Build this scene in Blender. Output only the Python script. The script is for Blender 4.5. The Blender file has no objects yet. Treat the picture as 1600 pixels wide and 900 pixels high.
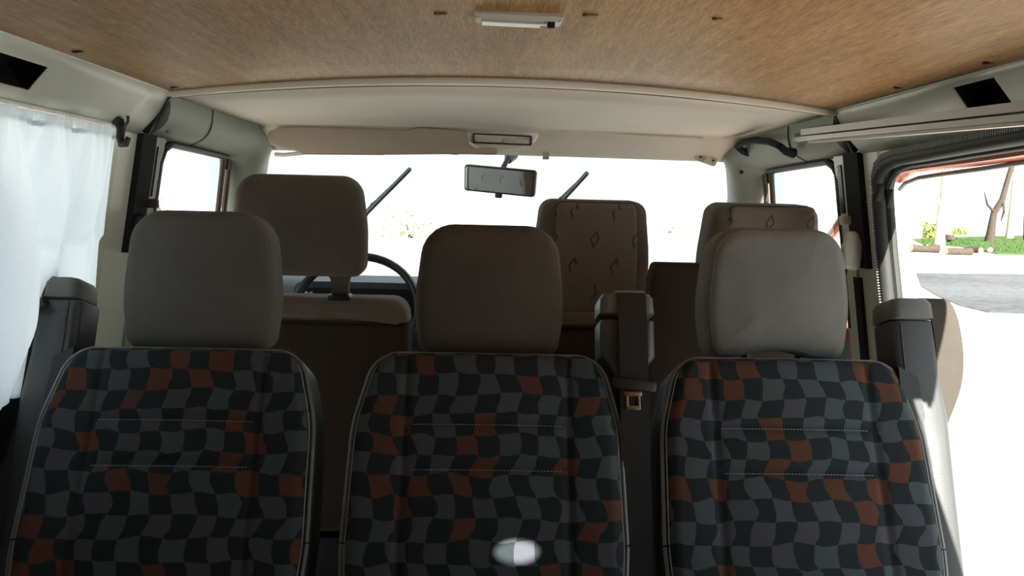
import bpy, bmesh, math, random
from mathutils import Vector, Matrix, Euler
random.seed(7)
sc = bpy.context.scene
COL = sc.collection
PI = math.pi
# ------------------------------------------------------------------ camera
F = 1250.0                                   # focal length in pixels of the 1600x900 frame
VPX, VPY, ROLL = 760.0, 320.0, math.radians(1.2)
CAMP = Vector((0, 0, 1.2))
yc = Vector(((VPX-800)/F, (450-VPY)/F, 1)).normalized()
zc = Vector((math.sin(ROLL), math.cos(ROLL), 0)); zc = (zc - yc*zc.dot(yc)).normalized()
xc = Vector((1, 0, 0)); xc = (xc - yc*xc.dot(yc)); xc = (xc - zc*xc.dot(zc)).normalized()
RW = Vector((xc[0], yc[0], zc[0])); UW = Vector((xc[1], yc[1], zc[1])); FW = Vector((xc[2], yc[2], zc[2]))
cam = bpy.data.cameras.new('camera'); camo = bpy.data.objects.new('camera', cam); COL.objects.link(camo)
m = Matrix.Identity(4)
for i in range(3):
    m[i][0] = RW[i]; m[i][1] = UW[i]; m[i][2] = -FW[i]; m[i][3] = CAMP[i]
camo.matrix_world = m
cam.sensor_width = 36; cam.lens = 36*F/1600; cam.clip_start = 0.02; cam.clip_end = 500
sc.camera = camo
# ------------------------------------------------------------------ light
w = bpy.data.worlds.new('world'); sc.world = w; w.use_nodes = True
bg = w.node_tree.nodes['Background']; bg.inputs[0].default_value = (0.84, 0.93, 1.0, 1); bg.inputs[1].default_value = 2.3
SE = math.radians(31); SXY = (-0.15, 0.9887)
SUN = Vector((SXY[0]*math.cos(SE), SXY[1]*math.cos(SE), -math.sin(SE)))
sl = bpy.data.lights.new('sun', 'SUN'); sl.energy = 38; sl.angle = 0.009; sl.color = (1, 0.95, 0.86)
so = bpy.data.objects.new('sun', sl); COL.objects.link(so)
so.rotation_euler = SUN.to_track_quat('-Z', 'Y').to_euler(); so.location = (6, -9, 12)
sc.view_settings.view_transform = 'Standard'; sc.view_settings.look = 'None'
sc.view_settings.exposure = -0.6; sc.view_settings.gamma = 1.0; sc.view_settings.use_curve_mapping = False

# ------------------------------------------------------------------ pixel helper
def PX(px, py, x=None, y=None, z=None):
    d = RW*((px-800)/F) + UW*((450-py)/F) + FW
    if y is not None: t = (y-CAMP.y)/d.y
    elif x is not None: t = (x-CAMP.x)/d.x
    else: t = (z-CAMP.z)/d.z
    return CAMP + d*t

def proj(p):
    d = p-CAMP; w_ = d.dot(FW); return 800+F*d.dot(RW)/w_, 450-F*d.dot(UW)/w_
# ------------------------------------------------------------------ materials
class NT:
    def __init__(s, name):
        s.m = bpy.data.materials.new(name); s.m.use_nodes = True; s.t = s.m.node_tree
        s.b = s.t.nodes['Principled BSDF']; s.out = s.t.nodes['Material Output']
    def n(s, typ, **kw):
        nd = s.t.nodes.new(typ)
        for k, v in kw.items(): setattr(nd, k, v)
        return nd
    def l(s, a, b): s.t.links.new(a, b)
    def put(s, sock, v):
        if hasattr(v, 'is_output'): s.l(v, sock)
        elif isinstance(v, (tuple, list)) and len(v) == 3 and sock.type == 'RGBA': sock.default_value = (*v, 1)
        else: sock.default_value = v
    def ma(s, op, a, b=0.0, c=0.0):
        nd = s.n('ShaderNodeMath', operation=op)
        for i, v in enumerate((a, b, c)):
            if i < len(nd.inputs): s.put(nd.inputs[i], v)
        return nd.outputs[0]
    def mix(s, f, a, b, mode='MIX'):
        nd = s.n('ShaderNodeMix', data_type='RGBA', blend_type=mode)
        s.put(nd.inputs[0], f); s.put(nd.inputs[6], a); s.put(nd.inputs[7], b)
        return nd.outputs[2]
    def noise(s, vec, scale, detail=3, rough=.5):
        nd = s.n('ShaderNodeTexNoise'); nd.inputs['Scale'].default_value = scale
        nd.inputs['Detail'].default_value = detail; nd.inputs['Roughness'].default_value = rough
        if vec is not None: s.l(vec, nd.inputs['Vector'])
        return nd
    def coord(s, sc3=(1, 1, 1), kind='Object'):
        tc = s.n('ShaderNodeTexCoord'); mp = s.n('ShaderNodeMapping'); mp.inputs['Scale'].default_value = sc3
        s.l(tc.outputs[kind], mp.inputs['Vector']); return mp.outputs[0]
    def bump(s, h, strength, dist=.002):
        b = s.n('ShaderNodeBump'); b.inputs['Strength'].default_value = strength; b.inputs['Distance'].default_value = dist
        s.l(h, b.inputs['Height']); s.l(b.outputs[0], s.b.inputs['Normal'])
    def done(s, rough=.6, spec=.4, metal=0):
        s.b.inputs['Roughness'].default_value = rough; s.b.inputs['Specular IOR Level'].default_value = spec
        s.b.inputs['Metallic'].default_value = metal
        return s.m

def plain(name, col, rough=.6, spec=.4, metal=0, var=.12, scale=30, bump=.15, fine=400, dist=.0008):
    """painted / moulded / woven surface: colour with soft blotches and a fine relief"""
    t = NT(name); v = t.coord()
    n1 = t.noise(v, scale, 4); f = t.ma('MULTIPLY_ADD', n1.outputs[0], 2*var, 1-var)
    c = t.mix(1.0, col, f, 'MULTIPLY'); t.l(c, t.b.inputs['Base Color'])
    if bump:
        n2 = t.noise(v, fine, 2); t.bump(n2.outputs[0], bump, dist)
    return t.done(rough, spec, metal)

M = {}
M['cream'] = plain('cream_paint', (.56, .585, .50), .38, .5, var=.06, scale=9, bump=.03, fine=60)
M['greenplastic'] = plain('grey_green_plastic', (.25, .275, .235), .55, .35, var=.07, scale=14, bump=.5, fine=700)
M['headliner'] = plain('headliner_vinyl', (.84, .78, .66), .7, .25, var=.07, scale=6, bump=.12, fine=120, dist=.002)
M['beige'] = plain('beige_plastic', (.62, .56, .48), .55, .35, var=.04, bump=.2, fine=500)
M['visor'] = plain('visor_vinyl', (.47, .40, .33), .7, .25, var=.05, scale=12, bump=.35, fine=600)
M['black'] = plain('black_plastic', (.018, .019, .021), .42, .45, var=.1, bump=.25, fine=600)
M['rubber'] = plain('black_rubber', (.03, .032, .03), .6, .35, var=.15, bump=.2, fine=300)
M['tower'] = plain('charcoal_plastic', (.05, .053, .055), .42, .45, var=.06, bump=.3, fine=800)
M['towercap'] = plain('grey_cap_plastic', (.12, .125, .115), .42, .45, var=.06, bump=.3, fine=800)
M['vinyl'] = plain('dark_grey_vinyl', (.05, .055, .062), .4, .5, var=.08, bump=.4, fine=900)
M['piping'] = plain('grey_piping', (.16, .17, .18), .45, .4, bump=0)
M['thread'] = plain('grey_thread', (.30, .31, .30), .8, .2, bump=0)
M['white'] = plain('white_plastic', (.70, .69, .64), .4, .4, var=.04, bump=.05)
M['matte_black'] = plain('matte_black_trim', (.022, .023, .026), .9, .15, var=.1, bump=.3, fine=500)
M['sun_patch'] = plain('painted_sun_patch', (.62, .60, .36), .6, .3, var=.1, bump=.1)  # yellowish tone standing in for sunlight on the right rail
M['lens'] = plain('frosted_lens', (.62, .60, .55), .25, .5, var=.05, scale=80, bump=.25, fine=250)
M['steel'] = plain('brushed_steel', (.55, .55, .55), .3, .5, metal=1, var=.05, bump=.05)
M['copper'] = plain('worn_steel_tongue', (.45, .32, .26), .35, .5, metal=1, var=.1, bump=.05)
M['orange'] = plain('orange_body_paint', (.62, .16, .07), .25, .55, var=.03, scale=5, bump=0)
M['greyrub'] = plain('grey_weatherstrip', (.28, .28, .27), .6, .3, bump=.1)
M['brown_shade_fab'] = plain('dark_brown_and_shade_fabric', (.05, .038, .031), .95, .1, var=.12, bump=.5, fine=900)  # the panel's own brown; also puts shade into the cab backrests
M['brown_bar'] = plain('brown_rubber', (.07, .045, .035), .6, .3, bump=.1)
M['floor'] = plain('grey_floor_mat', (.045, .045, .045), .8, .3, var=.2, bump=.6, fine=150)
M['dash'] = plain('blue_grey_dash', (.09, .105, .12), .55, .35, var=.06, bump=.4, fine=500)
M['woodraw'] = plain('raw_wood_edge', (.20, .12, .06), .8, .2)
M['darkhole'] = plain('unlit_cavity', (.012, .012, .012), .9, .1, bump=0)

def headrest_fabric(name, col, wr=.5):
    t = NT(name); v = t.coord()
    n1 = t.noise(v, 9, 4); n2 = t.noise(v, 900, 2)
    f = t.ma('MULTIPLY_ADD', n1.outputs[0], .5, .75); f2 = t.ma('MULTIPLY_ADD', n2.outputs[0], .5, .75)
    c = t.mix(1.0, t.mix(1.0, col, f, 'MULTIPLY'), f2, 'MULTIPLY'); t.l(c, t.b.inputs['Base Color'])
    n3 = t.noise(t.coord((1, 1, .45)), 14, 2)
    h = t.ma('ADD', t.ma('MULTIPLY', n3.outputs[0], 5.0), n2.outputs[0]); t.bump(h, wr, .006)
    t.b.inputs['Sheen Weight'].default_value = .15
    return t.done(.95, .1)
M['hr_grey'] = headrest_fabric('grey_velour', (.135, .13, .12))
M['hr_brown'] = headrest_fabric('brown_grey_velour', (.105, .086, .071))
M['hr_lit'] = headrest_fabric('lit_grey_velour', (.185, .187, .176))  # same velour as the left headrest, lightened to paint in doorway light
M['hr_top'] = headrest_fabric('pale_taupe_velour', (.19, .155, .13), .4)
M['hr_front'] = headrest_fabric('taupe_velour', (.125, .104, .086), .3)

def checks():
    t = NT('checked_seat_cloth'); tc = t.n('ShaderNodeTexCoord'); ob = tc.outputs['Object']
    oi = t.n('ShaderNodeObjectInfo')
    sep = t.n('ShaderNodeSeparateXYZ'); t.l(ob, sep.inputs[0]); x, z = sep.outputs[0], sep.outputs[2]
    nz = t.noise(ob, 17, 1); ns = t.n('ShaderNodeSeparateColor'); t.l(nz.outputs['Color'], ns.inputs[0])
    K = 29.0
    off = t.ma('FLOOR', t.ma('MULTIPLY', oi.outputs['Random'], 40))
    u = t.ma('ADD', t.ma('MULTIPLY', x, K), t.ma('MULTIPLY_ADD', ns.outputs[0], 1.1, off))
    v = t.ma('ADD', t.ma('MULTIPLY', z, K), t.ma('MULTIPLY', ns.outputs[1], .7))
    u = t.ma('ADD', u, t.ma('MULTIPLY', t.ma('SINE', t.ma('MULTIPLY', v, 2.1)), .16))
    fu, fv = t.ma('FLOOR', u), t.ma('FLOOR', v)
    chk = t.ma('FLOORED_MODULO', t.ma('ADD', fu, fv), 2)
    cb = t.n('ShaderNodeCombineXYZ'); t.l(fu, cb.inputs[0]); t.l(fv, cb.inputs[1]); t.put(cb.inputs[2], 3.3)
    wn = t.n('ShaderNodeTexWhiteNoise', noise_dimensions='3D'); t.l(cb.outputs[0], wn.inputs['Vector'])
    cr = t.n('ShaderNodeValToRGB'); cr.color_ramp.interpolation = 'CONSTANT'
    e = cr.color_ramp.elements; e[0].position = 0; e[0].color = (.115, .055, .040, 1)
    e[1].position = .24; e[1].color = (.078, .098, .108, 1)
    q = e.new(.64); q.color = (.082, .086, .108, 1)
    t.l(wn.outputs[0], cr.inputs[0])
    W = 2*PI*330
    wv = t.ma('MULTIPLY', t.ma('SINE', t.ma('MULTIPLY', x, W)), t.ma('SINE', t.ma('MULTIPLY', z, W)))
    wv = t.ma('MULTIPLY_ADD', t.ma('GREATER_THAN', wv, .0), .85, .45)
    light = t.mix(1.0, cr.outputs[0], wv, 'MULTIPLY')
    col = t.mix(chk, (.023, .030, .034), light); t.l(col, t.b.inputs['Base Color'])
    n2 = t.noise(ob, 900, 2); t.bump(n2.outputs[0], .5, .0008)
    return t.done(.95, .12)
M['checks'] = checks()

def diamonds(name, base, mark):
    """woven cloth with staggered rows of small slanted diamond outlines and zigzags"""
    t = NT(name); tc = t.n('ShaderNodeTexCoord'); ob = tc.outputs['Object']
    sep = t.n('ShaderNodeSeparateXYZ'); t.l(ob, sep.inputs[0]); x, z = sep.outputs[0], sep.outputs[2]
    v = t.ma('ADD', t.ma('DIVIDE', z, .068), .42); row = t.ma('FLOOR', v); fv = t.ma('SUBTRACT', t.ma('FRACT', v), .5)
    par = t.ma('FLOORED_MODULO', row, 2)
    u = t.ma('ADD', t.ma('DIVIDE', x, .105), t.ma('MULTIPLY', par, .5)); fu = t.ma('SUBTRACT', t.ma('FRACT', u), .5)
    xx = t.ma('SUBTRACT', t.ma('MULTIPLY', fu, .105), t.ma('MULTIPLY', t.ma('MULTIPLY', fv, .068), .22))
    zz = t.ma('MULTIPLY', fv, .068)
    d = t.ma('ADD', t.ma('DIVIDE', t.ma('ABSOLUTE', xx), .0125), t.ma('DIVIDE', t.ma('ABSOLUTE', zz), .0235))
    ring = t.ma('MULTIPLY', t.ma('LESS_THAN', d, 1), t.ma('GREATER_THAN', d, .58))
    k = t.ma('FLOORED_MODULO', row, 4)                                  # every other row shows only broken pieces
    is_ = lambda n_: t.ma('LESS_THAN', t.ma('ABSOLUTE', t.ma('SUBTRACT', k, n_)), .1)
    right = t.ma('GREATER_THAN', xx, 0); low = t.ma('LESS_THAN', zz, .004); opp = t.ma('GREATER_THAN', t.ma('MULTIPLY', xx, t.ma('SUBTRACT', zz, .006)), 0)
    keep = t.ma('ADD', t.ma('ADD', is_(1), t.ma('MULTIPLY', is_(3), right)), t.ma('ADD', t.ma('MULTIPLY', is_(2), opp),
           t.ma('MULTIPLY', is_(0), t.ma('SUBTRACT', 1, t.ma('MULTIPLY', right, low)))))
    f = t.ma('MULTIPLY', ring, t.ma('MINIMUM', keep, 1)); f = t.ma('MULTIPLY', f, .8)
    W = 2*PI*260
    tw = t.ma('SINE', t.ma('MULTIPLY', t.ma('ADD', x, z), W)); tw = t.ma('MULTIPLY_ADD', tw, .13, .9)
    nz = t.noise(ob, 10, 3); bl = t.ma('MULTIPLY_ADD', nz.outputs[0], .4, .8)
    c = t.mix(1.0, t.mix(1.0, t.mix(f, base, mark), tw, 'MULTIPLY'), bl, 'MULTIPLY'); t.l(c, t.b.inputs['Base Color'])
    n2 = t.noise(ob, 800, 2); t.bump(n2.outputs[0], .4, .0008)
    return t.done(.95, .1)
M['diamond'] = diamonds('diamond_motif_cloth', (.215, .175, .145), (.07, .055, .048))
M['diamond_lit'] = diamonds('lit_diamond_motif_cloth', (.33, .33, .33), (.12, .12, .12))  # same motif cloth, coloured paler to carry the windscreen light

def plywood():
    t = NT('plywood_ceiling'); tc = t.n('ShaderNodeTexCoord'); ob = tc.outputs['Object']
    fine = t.noise(t.coord((1, .07, 1)), 420, 3, .65)
    med = t.noise(t.coord((1, .06, 1)), 60, 4, .6)
    big = t.noise(t.coord((1, .6, 1)), 2.6, 3)
    f = t.ma('ADD', t.ma('MULTIPLY', fine.outputs[0], .7), t.ma('MULTIPLY', med.outputs[0], .3))
    cr = t.n('ShaderNodeValToRGB'); e = cr.color_ramp.elements
    e[0].position = .30; e[0].color = (.17, .080, .026, 1); e[1].position = .68; e[1].color = (.56, .31, .115, 1)
    t.l(f, cr.inputs[0])
    c = t.mix(1.0, cr.outputs[0], t.ma('MULTIPLY_ADD', big.outputs[0], .7, .65), 'MULTIPLY'); t.l(c, t.b.inputs['Base Color'])
    t.bump(f, .5, .002)
    return t.done(.5, .28)
M['ply'] = plywood()

def curtain_mat():
    t = NT('thin_white_curtain_cloth'); v = t.coord()
    n = t.noise(v, 500, 2); t.t.nodes.remove(t.b)
    d = t.n('ShaderNodeBsdfDiffuse'); tr = t.n('ShaderNodeBsdfTranslucent'); mx = t.n('ShaderNodeMixShader')
    cc = t.mix(1.0, (.80, .86, .93), t.ma('MULTIPLY_ADD', n.outputs[0], .2, .9), 'MULTIPLY')
    t.l(cc, d.inputs[0]); t.l(cc, tr.inputs[0]); mx.inputs[0].default_value = .55
    t.l(d.outputs[0], mx.inputs[1]); t.l(tr.outputs[0], mx.inputs[2]); t.l(mx.outputs[0], t.out.inputs[0])
    return t.m
M['curtain'] = curtain_mat()
def glass_mat():
    t = NT('window_glass'); t.t.nodes.remove(t.b)
    a = t.n('ShaderNodeBsdfTransparent'); a.inputs[0].default_value = (.95, .97, .96, 1)
    g = t.n('ShaderNodeBsdfGlossy'); g.inputs['Roughness'].default_value = .02
    fr = t.n('ShaderNodeFresnel'); fr.inputs[0].default_value = 1.35
    mx = t.n('ShaderNodeMixShader'); t.l(t.ma('MULTIPLY', fr.outputs[0], .25), mx.inputs[0])
    t.l(a.outputs[0], mx.inputs[1]); t.l(g.outputs[0], mx.inputs[2]); t.l(mx.outputs[0], t.out.inputs[0])
    return t.m
M['glass'] = glass_mat()
def mirror_mat():
    t = NT('mirror_silver'); t.b.inputs['Base Color'].default_value = (.85, .88, .9, 1); return t.done(.02, .5, 1)
M['mirror'] = mirror_mat()
def ground_mat(name, c1, c2, scale, bump):
    t = NT(name); v = t.coord(kind='Object')
    a = t.noise(v, scale, 5, .7); b = t.noise(v, scale*.05, 3)
    f = t.ma('MULTIPLY_ADD', b.outputs[0], .6, t.ma('SUBTRACT', a.outputs[0], .3))
    c = t.mix(f, c1, c2); t.l(c, t.b.inputs['Base Color']); t.bump(a.outputs[0], bump, .03)
    return t.done(.95, .15)
M['pale_ground'] = ground_mat('pale_gravel', (.52, .50, .47), (.70, .68, .64), 6, .4)
M['grey_gravel'] = ground_mat('grey_gravel', (.03, .032, .035), (.19, .195, .20), 5, .8)
M['grass'] = ground_mat('grass_ground', (.04, .075, .02), (.09, .14, .045), 3, .8)
M['blade'] = plain('grass_blades', (.05, .10, .028), .9, .1, bump=0)
M['bark_pale'] = ground_mat('pale_mottled_bark', (.14, .11, .06), (.70, .62, .44), 14, .8)
M['bark'] = plain('brown_bark', (.07, .055, .045), .95, .1, var=.4, scale=8, bump=.8, fine=20, dist=.02)
M['cutwood'] = plain('fresh_cut_wood', (.50, .42, .26), .9, .1)
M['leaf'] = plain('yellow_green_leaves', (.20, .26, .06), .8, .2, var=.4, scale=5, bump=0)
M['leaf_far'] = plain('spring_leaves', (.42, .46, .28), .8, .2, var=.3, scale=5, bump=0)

# ------------------------------------------------------------------ mesh helpers
def link(name, me, mat, parent=None, loc=None, rot=None, smooth=True, sharp=40):
    o = bpy.data.objects.new(name, me); COL.objects.link(o)
    if mat and not me.materials: me.materials.append(M[mat] if isinstance(mat, str) else mat)
    if smooth:
        for p in me.polygons: p.use_smooth = True
        me.set_sharp_from_angle(angle=math.radians(sharp))
    if parent: o.parent = parent
    if loc is not None: o.location = loc
    if rot is not None: o.rotation_euler = rot
    return o
def pyd(name, v, f, mat, parent=None, **k):
    me = bpy.data.meshes.new(name); me.from_pydata([tuple(p) for p in v], [], f)
    bm = bmesh.new(); bm.from_mesh(me); bmesh.ops.recalc_face_normals(bm, faces=bm.faces); bm.to_mesh(me); bm.free()
    me.update(); return link(name, me, mat, parent, **k)
class MB:
    """collects shapes into one mesh"""
    def __init__(s): s.v = []; s.f = []
    def loft(s, secs, caps=True, closed=True):
        b = len(s.v); n = len(secs[0])
        for q in secs: s.v += [Vector(p) for p in q]
        for i in range(len(secs)-1):
            for j in range(n if closed else n-1):
                k = (j+1) % n
                s.f.append((b+i*n+j, b+i*n+k, b+(i+1)*n+k, b+(i+1)*n+j))
        if caps:
            s.f.append(tuple(b+j for j in range(n))[::-1]); s.f.append(tuple(b+(len(secs)-1)*n+j for j in range(n)))
        return s
    def tube(s, path, r, n=8, flat=1.0, up=None, caps=True):
        path = [Vector(p) for p in path]; secs = []; ref = Vector(up) if up else Vector((0, 0, 1))
        for i, p in enumerate(path):
            t = (path[min(i+1, len(path)-1)] - path[max(i-1, 0)]).normalized()
            rr = r[i] if isinstance(r, (list, tuple)) else r
            a = t.cross(ref)
            if a.length < 1e-4: a = t.cross(Vector((1, 0, .01)))
            a.normalize(); bb = a.cross(t).normalized()
            secs.append([p + a*rr*math.cos(2*PI*j/n) + bb*rr*flat*math.sin(2*PI*j/n) for j in range(n)])
        return s.loft(secs, caps)
    def sweep(s, path, prof, up=(0, 0, 1), caps=True):
        """prof: list of (side, up) offsets"""
        path = [Vector(p) for p in path]; secs = []; ref = Vector(up)
        for i, p in enumerate(path):
            t = (path[min(i+1, len(path)-1)] - path[max(i-1, 0)]).normalized()
            a = t.cross(ref).normalized(); bb = a.cross(t).normalized()
            secs.append([p + a*q[0] + bb*q[1] for q in prof])
        return s.loft(secs, caps)
    def prism(s, poly, vec):
        vec = Vector(vec); return s.loft([[Vector(p) for p in poly], [Vector(p)+vec for p in poly]])
    def box(s, c, d, bev=0, rot=None, seg=2):
        bm = bmesh.new(); bmesh.ops.create_cube(bm, size=1); bmesh.ops.scale(bm, vec=d, verts=bm.verts)
        if bev: bmesh.ops.bevel(bm, geom=bm.edges[:], offset=bev, segments=seg, profile=.5, affect='EDGES')
        R = Euler(rot).to_matrix() if rot else Matrix.Identity(3)
        b = len(s.v); bm.verts.index_update()
        s.v += [R @ v.co + Vector(c) for v in bm.verts]
        s.f += [tuple(b+v.index for v in f.verts) for f in bm.faces]; bm.free(); return s
    def cyl(s, a, b, r, n=16, r2=None):
        return s.tube([a, b], [r, r if r2 is None else r2], n)
    def grid(s, rows):
        b = len(s.v); n = len(rows[0])
        for q in rows: s.v += [Vector(p) for p in q]
        for i in range(len(rows)-1):
            for j in range(n-1): s.f.append((b+i*n+j, b+i*n+j+1, b+(i+1)*n+j+1, b+(i+1)*n+j))
        return s
    def build(s, name, mat, parent=None, **k): return pyd(name, s.v, s.f, mat, parent, **k)
def tag(o, label=None, cat=None, group=None, kind=None):
    if label: o['label'] = label
    if cat: o['category'] = cat
    if group: o['group'] = group
    if kind: o['kind'] = kind
    return o
def thing(name, label, cat, loc=(0, 0, 0), rot=(0, 0, 0), group=None):
    o = bpy.data.objects.new(name, None); COL.objects.link(o); o.location = loc; o.rotation_euler = rot
    o.empty_display_size = .05
    return tag(o, label, cat, group)
def struct(o, label): return tag(o, label, kind='structure')
def rpoly(pts, rad, n=6):
    """polygon with rounded corners (2D)"""
    out = []; k = len(pts); pts = [Vector(p) for p in pts]
    for i, p in enumerate(pts):
        r = rad[i] if isinstance(rad, (list, tuple)) else rad
        a = (pts[i-1]-p).normalized(); b = (pts[(i+1) % k]-p).normalized()
        ang = a.angle(b); d = r/math.tan(ang/2)
        c = p + (a+b).normalized()*(r/math.sin(ang/2))
        p0 = p + a*d; p1 = p + b*d
        a0 = math.atan2(*(p0-c).yx); a1 = math.atan2(*(p1-c).yx)
        da = (a1-a0+PI) % (2*PI)-PI
        for j in range(n+1):
            t = a0+da*j/n; out.append(Vector((c.x+r*math.cos(t), c.y+r*math.sin(t))))
    return out
def dens(poly, step):
    out = []
    for i, p in enumerate(poly):
        q = poly[(i+1) % len(poly)]; L = (q-p).length; n = max(1, int(L/step))
        out += [p.lerp(q, j/n) for j in range(n)]
    return out
def inset(poly, d):
    n = len(poly); out = []
    area = sum(poly[i].x*poly[(i+1) % n].y-poly[(i+1) % n].x*poly[i].y for i in range(n)); sg = 1 if area > 0 else -1
    for i in range(n):
        t = (poly[(i+1) % n]-poly[i-1]).normalized(); out.append(poly[i]+Vector((-t.y, t.x))*d*sg)
    return out
def pillow(mb, poly, th, er, bulge=.01, back=.0, seg=4, rings=4, ymod=None):
    """cushion: outline in (x,z), thickness along y, rounded edge er, bulged faces"""
    c = sum(poly, Vector((0, 0)))/len(poly); secs = []
    inn = inset(poly, er)
    def sec(pl, y): return [Vector((p.x, y, p.y)) for p in pl]
    for i in range(0, rings+1):
        s_ = i/(rings+.0); s_ = .002+.998*s_
        secs.append(sec([c+(p-c)*s_ for p in inn], -th/2-bulge*(1-s_*s_)))
    for i in range(1, seg+1):
        a = i/seg*PI/2; secs.append(sec(inset(poly, er*(1-math.sin(a))), -th/2+er*(1-math.cos(a))))
    for i in range(0, seg+1):
        a = i/seg*PI/2; secs.append(sec(inset(poly, er*(1-math.cos(a))), th/2-er*(1-math.sin(a))))
    for i in range(rings-1, -1, -1):
        s_ = .002+.998*i/rings; secs.append(sec([c+(p-c)*s_ for p in inn], th/2+back*(1-s_*s_)))
    return mb.loft(secs)
V = Vector
# ================================================================== THE VAN SHELL
CX = .04
def xl(z): return -.765 - .16*(1.34-z)
def xs(side, z): return xl(z) if side < 0 else 2*CX - xl(z)
def mir(side, p): return V(p) if side < 0 else V((2*CX-p[0], p[1], p[2]))
def wp(mb, side, y0, y1, z0, z1, th=.03, inn=0.0):
    """wall piece following the lean of the van's side"""
    a = [V((xs(side, z0)-side*inn, y0, z0)), V((xs(side, z0)-side*inn, y1, z0)), V((xs(side, z1)-side*inn, y1, z1)), V((xs(side, z1)-side*inn, y0, z1))]
    return mb.prism(a, (side*(th+inn), 0, 0))
def ceil_z(x): return 1.424 + .049*(1-((x-CX)/.73)**2)
YB, YC = -.95, 1.77
# floor
b = MB(); b.box((CX, 1.0, -.02), (1.86, 4.0, .04)); struct(b.build('floor', 'floor'), 'grey rubber mat floor of the van')
# ceiling with an added unseen hole that lets sun onto the middle seat
spot = PX(803, 868, y=1.262)
hy = hx = 0
for _ in range(20):
    t_ = (ceil_z(hx)-spot.z)/(-SUN.z); hx = spot.x - SUN.x*t_; hy = spot.y - SUN.y*t_
HW, HR = .05, .036
gx = sorted([-.69+1.46*i/28 for i in range(29) if abs(-.69+1.46*i/28-hx) > HW+.004] + [hx-HW, hx+HW])
gy = sorted([YB+(YC-YB)*i/16 for i in range(17) if abs(YB+(YC-YB)*i/16-hy) > HW+.004] + [hy-HW, hy+HW])
v, f = [], []
for y in gy:
    for x in gx: v.append(V((x, y, ceil_z(x))))
n = len(gx)
for i in range(len(gy)-1):
    for j in range(n-1):
        if abs((gx[j]+gx[j+1])/2-hx) < HW and abs((gy[i]+gy[i+1])/2-hy) < HW: continue
        f.append((i*n+j, i*n+j+1, (i+1)*n+j+1, (i+1)*n+j))
b0 = len(v); K = 48
for k in range(K):
    a = 2*PI*k/K; s_ = HW/max(abs(math.cos(a)), abs(math.sin(a)))
    for r in (s_, HR): x, y = hx+r*math.cos(a), hy+r*math.sin(a); v.append(V((x, y, ceil_z(x))))
for k in range(K):
    q = (k+1) % K; f.append((b0+2*k, b0+2*q, b0+2*q+1, b0+2*k+1))
ceiling = pyd('ceiling', v, f, 'ply'); struct(ceiling, 'brown plywood ceiling panel, gently arched')
sm = ceiling.modifiers.new('thick', 'SOLIDIFY'); sm.thickness = .005; sm.offset = 1
def on_ceiling(px, py):
    z = 1.45
    for _ in range(30): p = PX(px, py, z=z); z = ceil_z(p.x)
    return p
for k, (px, py, L) in enumerate([(117, 80, .016), (270, 136, .012), (683, 20, .018), (915, 22, .022), (1118, 28, .012), (1400, 136, .016), (1540, 97, .016)]):
    p = on_ceiling(px, py); b = MB()
    b.cyl((0, 0, .001), (0, 0, -.003), .0045, 12); b.box((L*.3, 0, -.001), (L, .006, .002), .0006)
    b.build('ceiling_clip', 'woodraw' if k in (2, 3, 4) else 'black', ceiling, loc=p)
# cab roof skin over the headliner
b = MB(); b.grid([[(CX-.85+1.7*i/10, y, 1.52) for i in range(11)] for y in (1.45, 2.62)])
o = b.build('roof_skin', 'cream'); struct(o, 'outer steel roof skin above the cab'); o.name = 'trim_1'
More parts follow.
